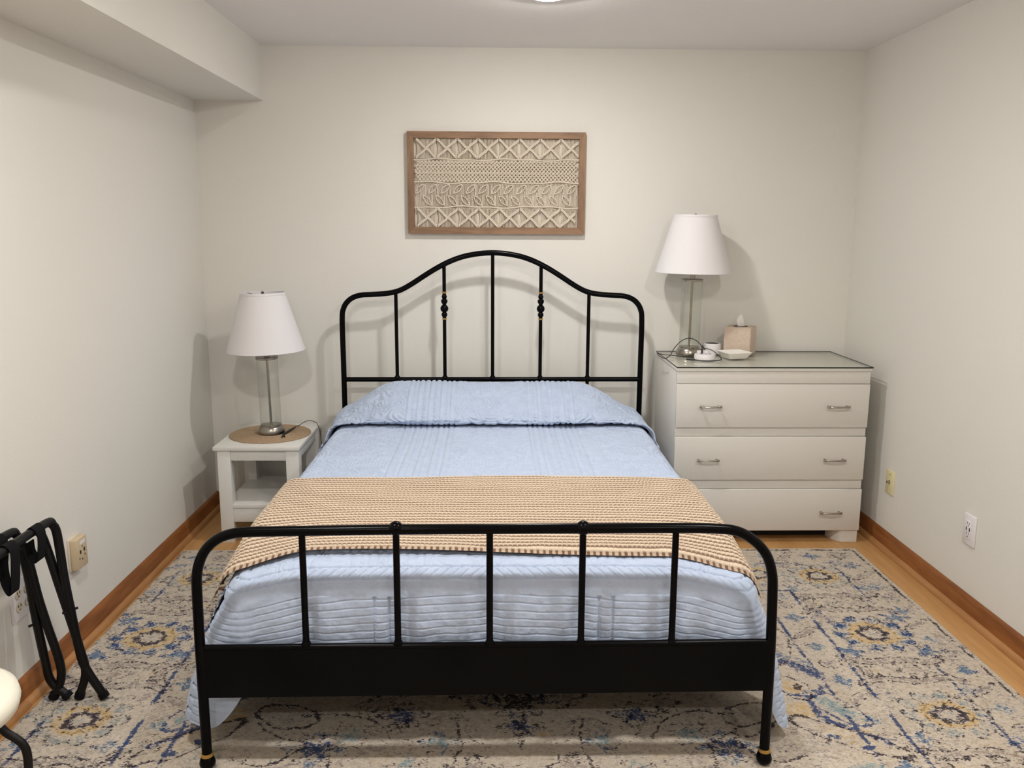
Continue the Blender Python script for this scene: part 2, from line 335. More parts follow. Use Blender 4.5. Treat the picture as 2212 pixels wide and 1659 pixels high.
            blob(c1, px, py + sh, r, r * .8, .74, lob=6, la=.3, ax=U0); blob(c2, px, py + sh, r * .8, r * .7, .6, lob=4, la=.4, ax=U0, ring=.4); blob('black', px, py + sh, r, r * .8, .5, lob=6, la=.3, ax=U0, ring=.16)
        sweep('black', [(.0, -1.7 + sh), (.006, -1.9 + sh), (-.004, -2.1 + sh)], .007, .66); sweep('black', [(.18, -1.92 + sh), (.16, -2.05 + sh), (.2, -2.2 + sh)], .007, .70)
        blob('gold', .14, -1.99 + sh, .03, .014, .7, ax=Xw); blob('gold', .36, -2.1 + sh, .05, .03, .35, ax=U0)
    # faded background: traces of scrolls worn nearly away
    F = sstep(.585, .64, Dw)
    for k, sc_, sd, a in (('black', .19, 61, .50), ('grey', .15, 62, .58), ('teal', .21, 63, .48), ('black', .10, 64, .42)):
        put(k, 1.15 - np.abs(snoise(Uw, Yw, sc_, sd, 2)) / .07, a * (.45 + .55 * F) * sstep(-.3, .4, snoise(Uw, Yw, .35, sd + 9, 1)))
    put('grey', .42 + .3 * snoise(X, Y, .09, 11), .80); put('gold', .24 + .36 * snoise(X, Y, .14, 12), .60); put('teal', .20 + .35 * snoise(X, Y, .11, 13), .58); put('black', .14 + .25 * snoise(X, Y, .07, 14), .5)
    A = np.stack([L['black'], L['navy'], L['blue'], np.ones_like(X)], -1); Bm = np.stack([L['teal'], L['gold'], L['grey'], np.ones_like(X)], -1)
    edge = np.minimum(np.minimum(X - x0, x1 - X), np.minimum(Y - y0, y1 - Y)); Z = .0115 * sstep(-.001, .010, edge) + .001 + .0007 * snoise(X, Y, .012, 21, 2)
    # worn, slightly scalloped outer edge on the left against the shoe moulding
    Xg = X + np.where(X < x0 + .05, .004 * snoise(Y, X * 0, .06, 4), 0) * (1 - (X - x0) / .05)
    m = mat('printed_rug', (.62, .55, .46), .95, spec=.08); t = NT(m)
    fine = t.noise(1., t.coord((130, 300, 100)), 2, .6); mid = t.noise(55, None, 3, .65)
    add = t.n('ShaderNodeMath', operation='MULTIPLY_ADD'); t.l(mid, add.inputs[0]); add.inputs[1].default_value = .8; t.l(fine, add.inputs[2])
    nrm = t.n('ShaderNodeMapRange', i_1=.66, i_2=1.14); t.l(add.outputs[0], nrm.inputs[0]); noise = nrm.outputs[0]
    base = t.ramp(t.noise(70, None, 4, .7), [(.30, (.39, .325, .262)), (.52, (.52, .452, .373)), (.72, (.60, .535, .455))])
    aA = t.n('ShaderNodeAttribute', attribute_name='pattern_dark'); aB = t.n('ShaderNodeAttribute', attribute_name='pattern_light')
    sA = t.n('ShaderNodeSeparateColor'); sB = t.n('ShaderNodeSeparateColor'); t.l(aA.outputs['Color'], sA.inputs[0]); t.l(aB.outputs['Color'], sB.inputs[0])
    cur = base
    for src, c, k in ((sB.outputs[2], (.26, .215, .205), 3), (sB.outputs[1], (.53, .36, .145), 3), (sB.outputs[0], (.19, .28, .31), 3), (sA.outputs[2], (.085, .15, .25), 5), (sA.outputs[1], (.024, .052, .145), 6), (sA.outputs[0], (.028, .02, .032), 7)):
        sub = t.n('ShaderNodeMath', operation='SUBTRACT'); t.l(src, sub.inputs[0]); t.l(noise, sub.inputs[1])
        mul = t.n('ShaderNodeMath', operation='MULTIPLY', use_clamp=True); t.l(sub.outputs[0], mul.inputs[0]); mul.inputs[1].default_value = k
        sc = t.n('ShaderNodeMath', operation='MULTIPLY'); t.l(mul.outputs[0], sc.inputs[0]); sc.inputs[1].default_value = .92
        mx = t.n('ShaderNodeMix', data_type='RGBA'); t.l(sc.outputs[0], mx.inputs[0]); t.l(cur, mx.inputs[6]); mx.inputs[7].default_value = (*c, 1); cur = mx.outputs[2]
    t.col(cur); t.bump(fine, .5, .003)
    o = gridmesh('area_rug', Xg, Y, Z, m, None, (cx, -2.1, 0), dict(pattern_dark=A, pattern_light=Bm), flip=False)
    setp(o, 'large cream area rug with faded blue and gold medallion pattern under the bed', 'rug')
build_rug()

# ------------------------------------------------------------------ bed frame
YH, YF = -.125, -2.1355
def build_bed():
    t = thing('bed_frame', (-.01, -1.13, .012), 'black metal bed frame with arched headboard and low footboard', 'bed')
    z0 = .014
    half = [(-.703, 0.524), (-.703, .76), (-.703, .955), (-.695, 1.008), (-.675, 1.040), (-.646, 1.060), (-.609, 1.070), (-.557, 1.073), (-.501, 1.077), (-.455, 1.085), (-.417, 1.099), (-.370, 1.126), (-.324, 1.156), (-.276, 1.186), (-.229, 1.212), (-.183, 1.233), (-.136, 1.249), (-.089, 1.259), (-.043, 1.265), (0, 1.267)]
    pts = [(-.703, YH, z0 + .05), (-.703, YH, .3)] + [(a, YH, b) for a, b in half] + [(-a, YH, b) for a, b in half[-2::-1]] + [(.703, YH, .3), (.703, YH, z0 + .05)]
    part('headboard_arch', G().tube(spline([(p[0] - .003, p[1], p[2]) for p in pts], 5), .0128, 14), M_BLACK, t)
    part('headboard_rail', G().tube([(-.703, YH, .671), (.697, YH, .674)], .0115, 14), M_BLACK, t)
    part('headboard_rail', G().tube([(-.703, YH, .40), (.697, YH, .40)], .0115, 14), M_BLACK, t)
    hb = [1.085, 1.212, 1.267, 1.212, 1.085]
    for k, zt in zip((-2, -1, 0, 1, 2), hb):
        x = -.003 + k * .2255
        b = part('headboard_bar', G().tube([(x, YH, .40), (x, YH, zt - .004)], .0085, 12), M_BLACK, t)
        part('weld_collar', G().lathe([(.0135, -.001), (.0135, .013), (.0095, .019)], (x, YH, .671), 16), M_BLACK, b)
        if abs(k) == 1:
            prof = []
            for zc, r in ((1.063, .0125), (1.043, .0155), (1.008, .019), (.980, .014)):
                prof += [(max(.0092, r * math.cos(a)), zc - .0 + r * math.sin(a) * 1.02) for a in np.linspace(1.1, -1.1, 9)]
            prof = sorted(prof, key=lambda q: q[1])
            part('turned_beads', G().lathe(prof, (x, YH, 0), 20), M_BLACK, b)
            for zr in (1.079, .956): part('brass_ring', G().lathe([(.0088, zr), (.0105, zr + .001), (.0105, zr + .007), (.0088, zr + .008)], (x, YH, 0), 18), M_BRASS, b)
    # footboard
    L = [(-.731, .09), (-.731, .221), (-.731, .353), (-.730, .482), (-.728, .535), (-.719, .573), (-.702, .605), (-.675, .630), (-.643, .644), (-.603, .6495), (-.537, .651)]
    R = [(.705, .09), (.705, .222), (.704, .345), (.700, .487), (.696, .537), (.683, .579), (.661, .610), (.629, .636), (.597, .650), (.554, .655), (.48, .657)]
    P = [(a, YF, b) for a, b in L] + [(-.25, YF, .655), (0, YF, .656), (.25, YF, .657)] + [(a, YF, b) for a, b in R[::-1]]
    part('footboard_arch', G().tube(spline(P, 5), .0128, 16), M_BLACK, t)
    zr = lambda x: .346 + .004 * x / .7
    part('footboard_rail', G().tube([(-.731, YF, .346), (.704, YF, .354)], .0085, 12), M_BLACK, t)
    g = G(); yp = (YF - .008, YF + .008)
    V = [(x, y, z) for y in yp for x, z in ((-.731, .214), (.704, .224), (.704, .350), (-.731, .342))]
    g.add(V, [(0, 1, 2, 3), (7, 6, 5, 4), (0, 4, 5, 1), (1, 5, 6, 2), (2, 6, 7, 3), (3, 7, 4, 0)]); part('footboard_panel', g, M_BLACK, t)
    for k in (-2, -1, 0, 1, 2):
        x = -.008 + k * .2295
        b = part('footboard_bar', G().tube([(x, YF, .349), (x, YF, .650)], .0085, 12), M_BLACK, t)
        part('weld_collar', G().lathe([(.0125, .352), (.0125, .356), (.009, .364)], (x, YF, 0), 16), M_BLACK, b)
        if abs(k) == 1: part('ball_finial', G().sphere((x, YF, .658), .0185, 24), M_BLACK, b, 3.2)
    for x, y in ((-.731, YF), (.705, YF), (-.706, YH), (.700, YH)):
        l = part('leg_foot', G().lathe([(.004, z0), (.012, z0 + .001), (.0195, z0 + .010), (.0205, z0 + .018), (.017, z0 + .030), (.0135, z0 + .034), (.0128, z0 + .04), (.0128, z0 + .085)], (x, y, 0), 20), M_BLACK, t)
        part('brass_band', G().lathe([(.0129, z0 + .0345), (.0155, z0 + .0355), (.0155, z0 + .043), (.0129, z0 + .044)], (x, y, 0), 20), M_BRASS, l)
    for x in (-.672, .652): part('side_rail', G().box(x - .012, x + .012, YF + .01, YH, .235, .315, .002), M_BLACK, t)
    for y in np.linspace(-1.98, -.28, 9): part('slat', G().box(-.66, .64, y - .035, y + .035, .300, .318, .002), M_BLACK, t)
build_bed()
BX = -.010
g = G().box(BX - .64, BX + .64, -2.045, -.175, .318, .508, .05, 5)
setp(part('mattress', g, M_MATT, None, 3.2, (BX, -1.13, .318)), 'dark covered mattress glimpsed at the footboard corner under the blue quilt', 'mattress')

# ------------------------------------------------------------------ quilt
HW, RC, ZT = .690, .055, .538
def cross(s, flare=.10, hw=HW):
    """cross-section over the bed: s = distance from the centre line measured over the cloth; gives x, z (and outward normal)"""
    a = np.abs(s); sg = np.sign(s); f0 = hw - RC; arc = RC * PI / 2
    th = np.clip((a - f0) / RC, 0, PI / 2); dn = np.clip(a - f0 - arc, 0, None)
    x = np.where(a < f0, a, f0 + RC * np.sin(th)) + flare * (1 + .28 * (sg < 0)) * (dn / .40) ** .8
    z = ZT - RC * (1 - np.cos(th)) - dn - .012 * np.clip(a / f0, 0, 1) ** 4
    return BX + sg * x, z, sg * np.sin(th), np.cos(th)
def corner_sag(x, y): return .034 * sstep(.46, .70, np.abs(x - BX)) * sstep(-1.70, -2.05, y)
def ln(t, p): return np.abs(np.mod(t / p + .5, 1) - .5) * p                      # distance to nearest line of spacing p
def stitch_h(u, v, amp=1.):
    """relief of the matelasse top: stitched bands, braids, lattices and scrolls, in metres"""
    au = np.abs(u); d = np.full(u.shape, .02); bc = .262; q = au - bc
    band = np.abs(q) < .108
    db = np.minimum.reduce([np.abs(np.abs(q) - r) for r in (.012, .038, .062, .082, .106)])
    ch = ln(v + np.abs(np.abs(q) - .025) * 1.2 * np.where(np.abs(q) < .038, 1, 0), .022); br = np.abs(np.hypot(np.abs(q) - .072, ln(v, .03)) - .009)
    db = np.minimum(db, np.where((np.abs(q) > .012) & (np.abs(q) < .038), ch, .02)); db = np.minimum(db, np.where((np.abs(q) > .062) & (np.abs(q) < .082), br, .02))
    pc = np.where(au < .16, 0., .52); x = au - pc; vv = np.mod(v + .02, .36) - .18
    r = np.hypot(x * 1.1, vv); th = np.arctan2(vv, x)
    scroll = ln(r + .014 * np.sin(6 * th) + .02 * np.sin(3 * th + r * 40), .026)
    f2 = np.sin(x * 42 + 2.2 * np.sin(v * 19)) + np.sin(v * 38 + 2. * np.sin(x * 23 + v * 7)); scr2 = np.abs(np.mod(f2 * 1.15 + .5, 1) - .5) * .016
    lat = np.minimum(ln(x + v, .026), ln(x - v, .026)) * .72
    pn = np.where(r < .075, scroll, np.where(np.abs(vv) > .125, lat, scr2))
    d = np.where(band, db, pn)
    return amp * (-.0052 * np.exp(-(d / .0034) ** 2) + .0022 * np.clip(d / .010, 0, 1))
M_QUILT = mat('blue_quilted_cotton', (.46, .545, .70), .9, spec=.12, Sheen_Weight=.12)
_t = NT(M_QUILT); _n = _t.noise(26, None, 4, .6); _t.col(_t.ramp(_n, [(.3, (.430, .512, .672)), (.7, (.488, .566, .726))])); _t.bump(_t.noise(340, None, 3, .6), .35, .0025)
def build_quilt():
    t = thing('quilt', (BX, -1.1, .54), 'pale blue quilted bedspread draped over the mattress and hanging at the sides', 'bedspread')
    YE = -2.085
    # top sheet: over the bed, sides hang
    smax = HW - RC + RC * PI / 2 + .36; s = np.concatenate([np.linspace(-smax, -.66, 70)[:-1], np.linspace(-.66, .66, 400), np.linspace(.66, smax, 70)[1:]])
    y = np.linspace(-.17, YE + .06, 560); S, Yv = np.meshgrid(s, y, indexing='ij')
    X, Z, nx, nz = cross(S); dn = np.clip(np.abs(S) - (HW - RC + RC * PI / 2), 0, None) / .36
    fold = .016 * np.sin(Yv * 15 + 1.3 * np.sign(S)) * sstep(.1, 1, dn) + .01 * snoise(Yv, S, .3, 3) * sstep(.05, .8, dn); X = X + np.sign(S) * fold
    Z = Z + .004 * snoise(S, Yv, .35, 8) * (np.abs(S) < .7)
    Z = Z - corner_sag(X, Yv) * (1 - sstep(0, .5, dn))
    rim = dn * .36; side = dn > 0
    Z = Z - .012 * sstep(-1.955, -1.99, Yv) * (np.abs(S) < .70)
    hh = np.where(side, -.0045 * np.exp(-(ln(rim, .034) / .004) ** 2) + .003, stitch_h(S, Yv, .72)) + .0009 * snoise(S, Yv, .02, 5)
    X, Yo, Z = offset_grid(X, Yv.copy(), Z, -hh)
    gridmesh('top_cover', X, Yo, Z, M_QUILT, t)
    # foot drop: rounds the end of the mattress, hangs at the corners, tucked behind the rail in between
    rc = .085; yE = YE - .012
    # plan outline from left side (going to the foot), across, to right side
    l1 = .16; arc = rc * PI / 2; flat = 2 * (HW + .012 - rc); tot = 2 * l1 + 2 * arc + flat
    lv = np.linspace(0, tot, 860); hwx = HW + .012
    def plan(l):
        x = np.empty_like(l); yy = np.empty_like(l); nxx = np.empty_like(l); nyy = np.empty_like(l)
        for i, a in enumerate(l):
            if a < l1: p = (-hwx, yE + rc + (l1 - a), -1, 0)
            elif a < l1 + arc: th = (a - l1) / rc; p = (-hwx + rc - rc * math.cos(th), yE + rc - rc * math.sin(th), -math.cos(th), -math.sin(th))
            elif a < l1 + arc + flat: p = (-hwx + rc + a - l1 - arc, yE, 0, -1)
            elif a < l1 + 2 * arc + flat: th = (a - l1 - arc - flat) / rc; p = (hwx - rc + rc * math.sin(th), yE + rc - rc * math.cos(th), math.sin(th), -math.cos(th))
            else: p = (hwx, yE + rc + (a - l1 - 2 * arc - flat), 1, 0)
            x[i], yy[i], nxx[i], nyy[i] = p
        return x, yy, nxx, nyy
    px, py, pnx, pny = plan(lv); dcorner = np.minimum(lv - l1, tot - l1 - lv)
    hem = np.where(px < 0, .105 + .22 * sstep(.075, .165, dcorner), .105 + .22 * sstep(.045, .105, dcorner))                        # hem height along the outline
    hem = np.where(px > 0, hem + .0 - .045 * (dcorner < .2) * (1 - sstep(.0, .1, dcorner)), hem)
    q = np.linspace(0, 1, 250); A, Q = np.meshgrid(np.arange(len(lv)), q, indexing='ij')
    top = .075                                                                       # part of the cloth path that is the rounded top edge
    lead = .085; pathlen = (ZT - hem) + .04 + lead; D = Q * pathlen[:, None] - lead; r2 = .068
    th = np.clip(D / r2, 0, PI / 2); dnn = np.clip(D - r2 * PI / 2, 0, None)
    inn = r2 * (1 - np.sin(th)) + np.clip(-D, 0, None); Z = ZT - .003 - .010 * np.clip(np.abs(px[:, None]) / .63, 0, 1) ** 4 - r2 * (1 - np.cos(th)) - dnn
    PX, PY, NX, NY = px[:, None], py[:, None], pnx[:, None], pny[:, None]
    fl = .105 * (1 + .28 * (PX < 0)) * (dnn / .40) ** .8 * np.abs(NX) ** 1.2
    # the foot end bellies out between the bars and draws in at the bottom corners
    belly = .006 * np.sin(np.clip(dnn / .19, 0, 1) * PI) * np.abs(NY) - .03 * sstep(.12, .22, dnn) * (np.abs(PX) > .0) * sstep(.10, .0, np.minimum(dcorner, .2))[:, None] * np.abs(NY) * 0
    Z = Z - corner_sag(PX - NX * inn, np.minimum(PY - NY * inn, -1.9)) * (1 - sstep(.0, .16, dnn))
    X = PX - NX * inn + np.sign(PX) * fl + NX * belly; Yq = PY - NY * inn + NY * belly
    rowh = dnn - .045 * np.abs(PX + .01) + .006 * np.abs(PX) * np.sin(PX * 14) + .003 * snoise(X, Z, .12, 31)
    ch = -.0024 * np.exp(-(ln(rowh, .0205) / .0017) ** 2)
    her = -.0036 * np.exp(-(ln(X - np.sign(X) * .9 * D, .026) / .0028) ** 2); hband = (D > .030) & (D < .064)
    edge = -.0035 * np.exp(-(np.minimum(np.abs(D - .030), np.abs(D - .065)) / .003) ** 2)
    seam = -.006 * np.exp(-(np.minimum.reduce([np.abs(PX - a) for a in (-.30, .27, -.262, .305)]) / .004) ** 2)
    bars = np.min([np.abs(PX - (-.008 + k * .2295)) for k in (-2, -1, 0, 1, 2)], axis=0)
    wr = .0034 * snoise(X * 1.0, Z * .3, .045, 33) * sstep(.02, .1, dnn) - .011 * np.exp(-(bars / .026) ** 2) * sstep(.0, .05, dnn)
    hh = np.where(D < .030, stitch_h(X, Yq, .35), np.where(hband, her, ch)) + edge + seam * (dnn > .005) + wr * np.abs(NY) + .001 * snoise(X, Z, .02, 34)
    hh = np.where(np.abs(NX) > .9, -.0045 * np.exp(-(ln(D, .034) / .004) ** 2), hh)
    X, Yq, Z = offset_grid(X, Yq, Z, hh * -1)
    gridmesh('foot_drop', X, Yq, Z, M_QUILT, t, flip=True)
    # pillow roll: the cover goes over the pillows and is tucked under them
    prof = spline([(-.165, .0), (-.165, .075), (-.185, .118), (-.235, .140), (-.30, .139), (-.37, .127), (-.44, .102), (-.50, .072), (-.545, .043), (-.562, .027), (-.557, .013), (-.535, .006), (-.49, .004)], 14)
    sm = HW - RC + RC * PI / 2 + .16; s = np.linspace(-sm, sm, 470); S, K = np.meshgrid(s, np.arange(len(prof)), indexing='ij')
    a = np.abs(S + .02); fade = 1 - .90 * sstep(.40, .735, a); fade = fade * (1 - .045 * np.exp(-(S / .12) ** 2) + .03 * snoise(S, S * 0, .25, 40, 2))
    X, Z, nx, nz = cross(S, .12, HW + .004); hprof = prof[:, 1][None, :]; yprof = prof[:, 0][None, :]
    sag = np.clip(a - .62, 0, None)
    yy = yprof - .16 * sag * sstep(.0, -.3, -(-yprof - .25) * -1) * 0 + (.05 * sstep(.30, .62, a) - .10 * sstep(.60, .95, a)) * sstep(-.3, -.5, yprof) + .006 * snoise(S, K * .01, .2, 41)
    h = np.maximum(hprof * fade, np.minimum(hprof, .016)) + .004
    X = X + nx * h; Z = Z + nz * h
    v = np.cumsum(np.r_[0, np.hypot(*np.diff(prof, axis=0).T)]); V = v[K]
    hh = stitch_h(S, V + .07, .95) * sstep(.62, .52, V) + .003 * snoise(S * 1.4, V * .6, .06, 42) * sstep(.1, .3, V)
    X, yy, Z = offset_grid(X, yy + 0 * X, Z, -hh)
    gridmesh('pillow_cover', X, yy, Z, M_QUILT, t)
build_quilt()

# ------------------------------------------------------------------ throw
def build_throw():
    rows, P, Cc = 30, .0225, .0125
    s = np.linspace(-.79, .79, 900); r = np.linspace(0, 1, rows * 10 + 6); S, R = np.meshgrid(s, r, indexing='ij')
    back = -1.345 + .035 * sstep(.2, .75, np.abs(S)) + .012 * np.sin(S * 5 + 1); front = -2.005 - .012 * np.sin(S * 4) - .012 * sstep(.45, .72, np.abs(S))
    Yv = back + (front - back) * R; X, Z, nx, nz = cross(S * (1 - .03 * sstep(.70, 1, R)), .10, HW + .012); Z = Z + .008
    Z = Z - .030 * sstep(-1.985, -2.06, Yv) * (np.abs(S) < .75)
    Z = Z - corner_sag(X, Yv)
    D = R * rows + .10 * snoise(S, R, .08, 51, 2) + .25 * snoise(S, R * .6, .3, 52, 2); row = np.floor(D); fr = D - row
    ridge = np.sqrt(np.clip(1 - (2 * fr - 1) ** 2, 0, 1)); cell = np.mod(S / Cc + .3 * snoise(S, R * 3, .1, 53), 1)
    puff = np.sqrt(np.clip(1 - (2 * cell - 1) ** 2 * .8, 0, 1)); lump = .6 + .4 * snoise(S, R * .7, .035, 54, 2)
    hh = .0088 * ridge * (.55 + .45 * puff) * (.85 + .15 * lump) + .004
    hem = (R < .012) | (R > .985); hh = np.where(hem, .0075, hh)
    X, Yo, Z = offset_grid(X, Yv.copy(), Z, -hh)
    groove = np.clip((1 - ridge) * 1.5 - .15 + (1 - puff) * .5 * (fr > .35) + sstep(.62, .86, fr) * (.1 + .55 * (np.abs(2 * cell - 1) < .72)), 0, 1) ** 1.15 * .92; groove = np.where(R > .985, .35 + .65 * (np.mod(S / .017, 1) > .55), groove); groove = np.where(R < .012, .5, groove)  # brown thread in the grooves, plus shade painted on each ridge's foot side
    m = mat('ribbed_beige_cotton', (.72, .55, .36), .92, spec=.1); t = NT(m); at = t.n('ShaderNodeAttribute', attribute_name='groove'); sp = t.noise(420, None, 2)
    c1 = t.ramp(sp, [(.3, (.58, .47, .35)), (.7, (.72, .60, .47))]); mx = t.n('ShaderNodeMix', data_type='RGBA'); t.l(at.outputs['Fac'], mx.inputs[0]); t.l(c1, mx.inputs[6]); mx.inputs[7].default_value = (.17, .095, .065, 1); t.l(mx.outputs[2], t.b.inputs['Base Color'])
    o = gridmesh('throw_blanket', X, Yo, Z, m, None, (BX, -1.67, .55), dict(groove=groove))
    setp(o, 'ribbed beige throw blanket laid across the foot of the bed', 'blanket')
build_throw()

# ------------------------------------------------------------------ nightstand
NZ = .438
def build_nightstand():
    x0, x1, y0, y1 = -1.218, -.843, -.504, -.042
    t = thing('nightstand', ((x0 + x1) / 2, (y0 + y1) / 2, 0), 'white open nightstand with lower shelf in the left corner', 'nightstand')
    part('top', G().box(x0, x1, y0, y1, NZ - .016, NZ, .0015), M_WHITE, t)
    a, b, c, d, L = x0 + .016, x1 - .006, y0 + .008, y1 - .008, .056; zt = NZ - .016
    for lx in (a, b - L):
        for ly in (c, d - L): part('leg', G().box(lx, lx + L, ly, ly + L, 0, zt, .0015), M_WHITE, t)
    part('apron', G().box(a + L, b - L, c + .006, c + .022, .374, zt, .001), M_WHITE, t); part('apron', G().box(a + L, b - L, d - .022, d - .006, .374, zt, .001), M_WHITE, t)
    part('apron', G().box(a + .006, a + .022, c + L, d - L, .374, zt, .001), M_WHITE, t); part('apron', G().box(b - .022, b - .006, c + L, d - L, .374, zt, .001), M_WHITE, t)
    part('shelf', G().box(a + .012, b - .012, c + .004, d - .004, .158, .174, .001), M_WHITE, t)
    part('shelf_rail', G().box(a + L, b - L, c + .008, c + .024, .094, .158, .001), M_WHITE, t); part('shelf_rail', G().box(a + L, b - L, d - .024, d - .008, .094, .158, .001), M_WHITE, t)
build_nightstand()
g = G(); pf = [(.0005, .001)]
for i in range(30):
    r0 = .0008 + i * .00607
    pf += [(r0 + .0015, .0052), (r0 + .0035, .0058), (r0 + .0052, .0050), (r0 + .006, .0035)]
pf += [(.183, .001), (.0005, .0005)]
MATC = (-1.028, -.262)
g.lathe([(r, z) for r, z in pf], (*MATC, NZ), 96)
setp(part('placemat', g, M_MAT, None, 3.2, (*MATC, NZ)), 'round tan woven placemat under the lamp on the nightstand', 'placemat')

# ------------------------------------------------------------------ lamps
def build_lamp(loc, label):
    x, y, z = loc; t = thing('table_lamp', loc, label, 'lamp', 'matching glass table lamps')
    part('base', G().lathe([(.050, 0), (.060, .002), (.0605, .010), (.058, .020), (.054, .028), (.051, .032), (.0485, .034), (.0485, .040), (.046, .041), (.010, .041)], loc, 40), M_NICKEL, t)
    part('glass_cylinder', G().lathe([(.0475, .0345), (.0475, .345), (.0445, .345), (.0445, .0425)], loc, 48, close=True), M_GLASS, t)
    part('rod', G().lathe([(.0055, .040), (.0055, .35)], loc, 14), M_NICKEL, t)
    part('top_cap', G().lathe([(.0495, .344), (.0505, .346), (.0505, .353), (.0490, .355)], loc, 40), M_NICKEL, t)
    part('neck', G().lathe([(.0125, .354), (.0125, .376), (.010, .378), (.010, .42), (.0135, .422), (.0135, .47), (.011, .474)], loc, 20), M_NICKEL, t)
    zb, zt, rb, rtp, th = .383, .645, .171, .0975, .0022
    sh = part('shade', G().lathe([(rb, zb), (rb + .0012, zb + .001), (rb + .0008, zb + .008), (rtp + .0012, zt - .008), (rtp + .0012, zt), (rtp - th, zt), (rtp - th, zt - .008), (rb - th, zb + .008), (rb - th, zb)], loc, 64, close=True), M_SHADE, t)
    part('trim_band', G().lathe([(rb + .0010, zb - .0005), (rb + .0022, zb + .001), (rb - .0002, zb + .009), (rb - .0016, zb + .009)], loc, 64, close=True), M_SHADE, sh)
    part('trim_band', G().lathe([(rtp + .0030, zt - .009), (rtp + .0022, zt + .0005), (rtp - .0005, zt + .0005), (rtp + .0005, zt - .009)], loc, 64, close=True), M_SHADE, sh)
    g = G()
    for k in range(3):
        a = 2 * PI * k / 3 + .5; g.tube([(x, y, z + zt - .012), (x + .5 * rtp * math.cos(a), y + .5 * rtp * math.sin(a), z + zt - .012), (x + rtp * math.cos(a), y + rtp * math.sin(a), z + zt - .003)], .0017, 6)
    part('shade_spider', g, M_NICKEL, t)
    part('finial', G().lathe([(.003, zt - .02), (.012, zt - .016), (.012, zt - .008), (.006, zt - .004), (.0075, zt + .002), (.004, zt + .006)], loc, 16), M_NICKEL, t)
    part('light_bulb', G().lathe([(.012, .47), (.014, .49), (.028, .525), (.030, .545), (.022, .568), (.002, .575)], loc, 20), M_PLASTIC, t, 3.2)
    return t
l1 = build_lamp((-1.022, -.262, NZ + .0075), 'unlit white shaded glass lamp standing on the nightstand')
l2 = copytree(l1, (.919, -.165, .798 + .0002)); l2['label'] = 'unlit white shaded glass lamp standing on the dresser'
l1.rotation_euler = (0, math.radians(-1.1), 0); l2.rotation_euler = (0, math.radians(.5), 0)

# ------------------------------------------------------------------ dresser
DZ = .790
def build_dresser():
    x0, x1, y0, y1 = .794, 1.637, -.512, -.034
    t = thing('dresser', ((x0 + x1) / 2, (y0 + y1) / 2, 0), 'white painted three drawer dresser in the right corner', 'dresser')
    part('body', G().box(x0, x1, y0 + .014, y1, .056, .776, .0025), M_DRESS, t)
    part('top', G().box(x0 - .003, x1 + .004, y0 - .003, y1 + .002, .776, DZ, .003, 2), M_DRESS, t)
    part('frieze', G().box(x0, x1, y0 + .002, y0 + .02, .7225, .775, .002), M_DRESS, t)
    for za, zb in ((.488, .527), (.249, .290)): part('divider_rail', G().box(x0 + .001, x1 - .001, y0 + .006, y0 + .02, za, zb, .002), M_DRESS, t)
    for za, zb, zh in ((.5285, .7205, .624), (.2915, .4865, .385), (.0565, .2475, .144)):
        d = part('drawer', G().box(x0, x1, y0 - .004, y0 + .013, za, zb, .0025), M_DRESS, t)
        for xh in (.940, 1.499):
            yf = y0 - .004; pp = spline([(xh - .040, yf + .001, zh), (xh - .041, yf - .012, zh), (xh - .036, yf - .022, zh), (xh, yf - .027, zh), (xh + .036, yf - .022, zh), (xh + .041, yf - .012, zh), (xh + .040, yf + .001, zh)], 5)
            h = G().tube(pp, .0042, 8)
            for q in (-1, 1): h.box(xh + q * .041 - .008, xh + q * .041 + .008, yf - .0245, yf - .0155, zh - .0048, zh + .0048, .0015, 1)
            part('handle', h, M_NICKEL, d)
    part('plinth_shade', G().box(x0 + .03, x1 - .03, y0 + .09, y1 - .02, 0.002, .057), M_DARK, t)  # near-black block stands in for the shade under the dresser
    for sx in (0, 1):
        for sy in (0, 1):
            cx = x0 + .004 if sx == 0 else x1 - .004; cy = y0 + .004 if sy == 0 else y1 - .004; dx = 1 if sx == 0 else -1; dy = 1 if sy == 0 else -1
            # quarter-round block foot
            poly = [(cx, cy), (cx + dx * .06, cy)] + [(cx + dx * (.06 + .05 * math.sin(a)), cy + dy * (.10 - .10 * math.cos(a))) for a in np.linspace(.1, PI / 2, 9)] + [(cx, cy + dy * .10)]
            part('foot', G().prism(poly, 'z', 0, .057), M_DRESS, t, .6)
build_dresser()
g = G().box(.791, 1.644, -.518, -.031, DZ + .0004, .7978, .0008, 1)
for i, f in enumerate(g.f):
    vz = [g.v[k][2] for k in f]
    g.mi[i] = 1 if max(vz) - min(vz) > .002 else 0
setp(part('glass_top', g, [M_GTOP, M_GEDGE], None, None, (1.217, -.275, DZ)), 'clear glass sheet with dark edge covering the dresser top', 'glass top')
DT = .7982
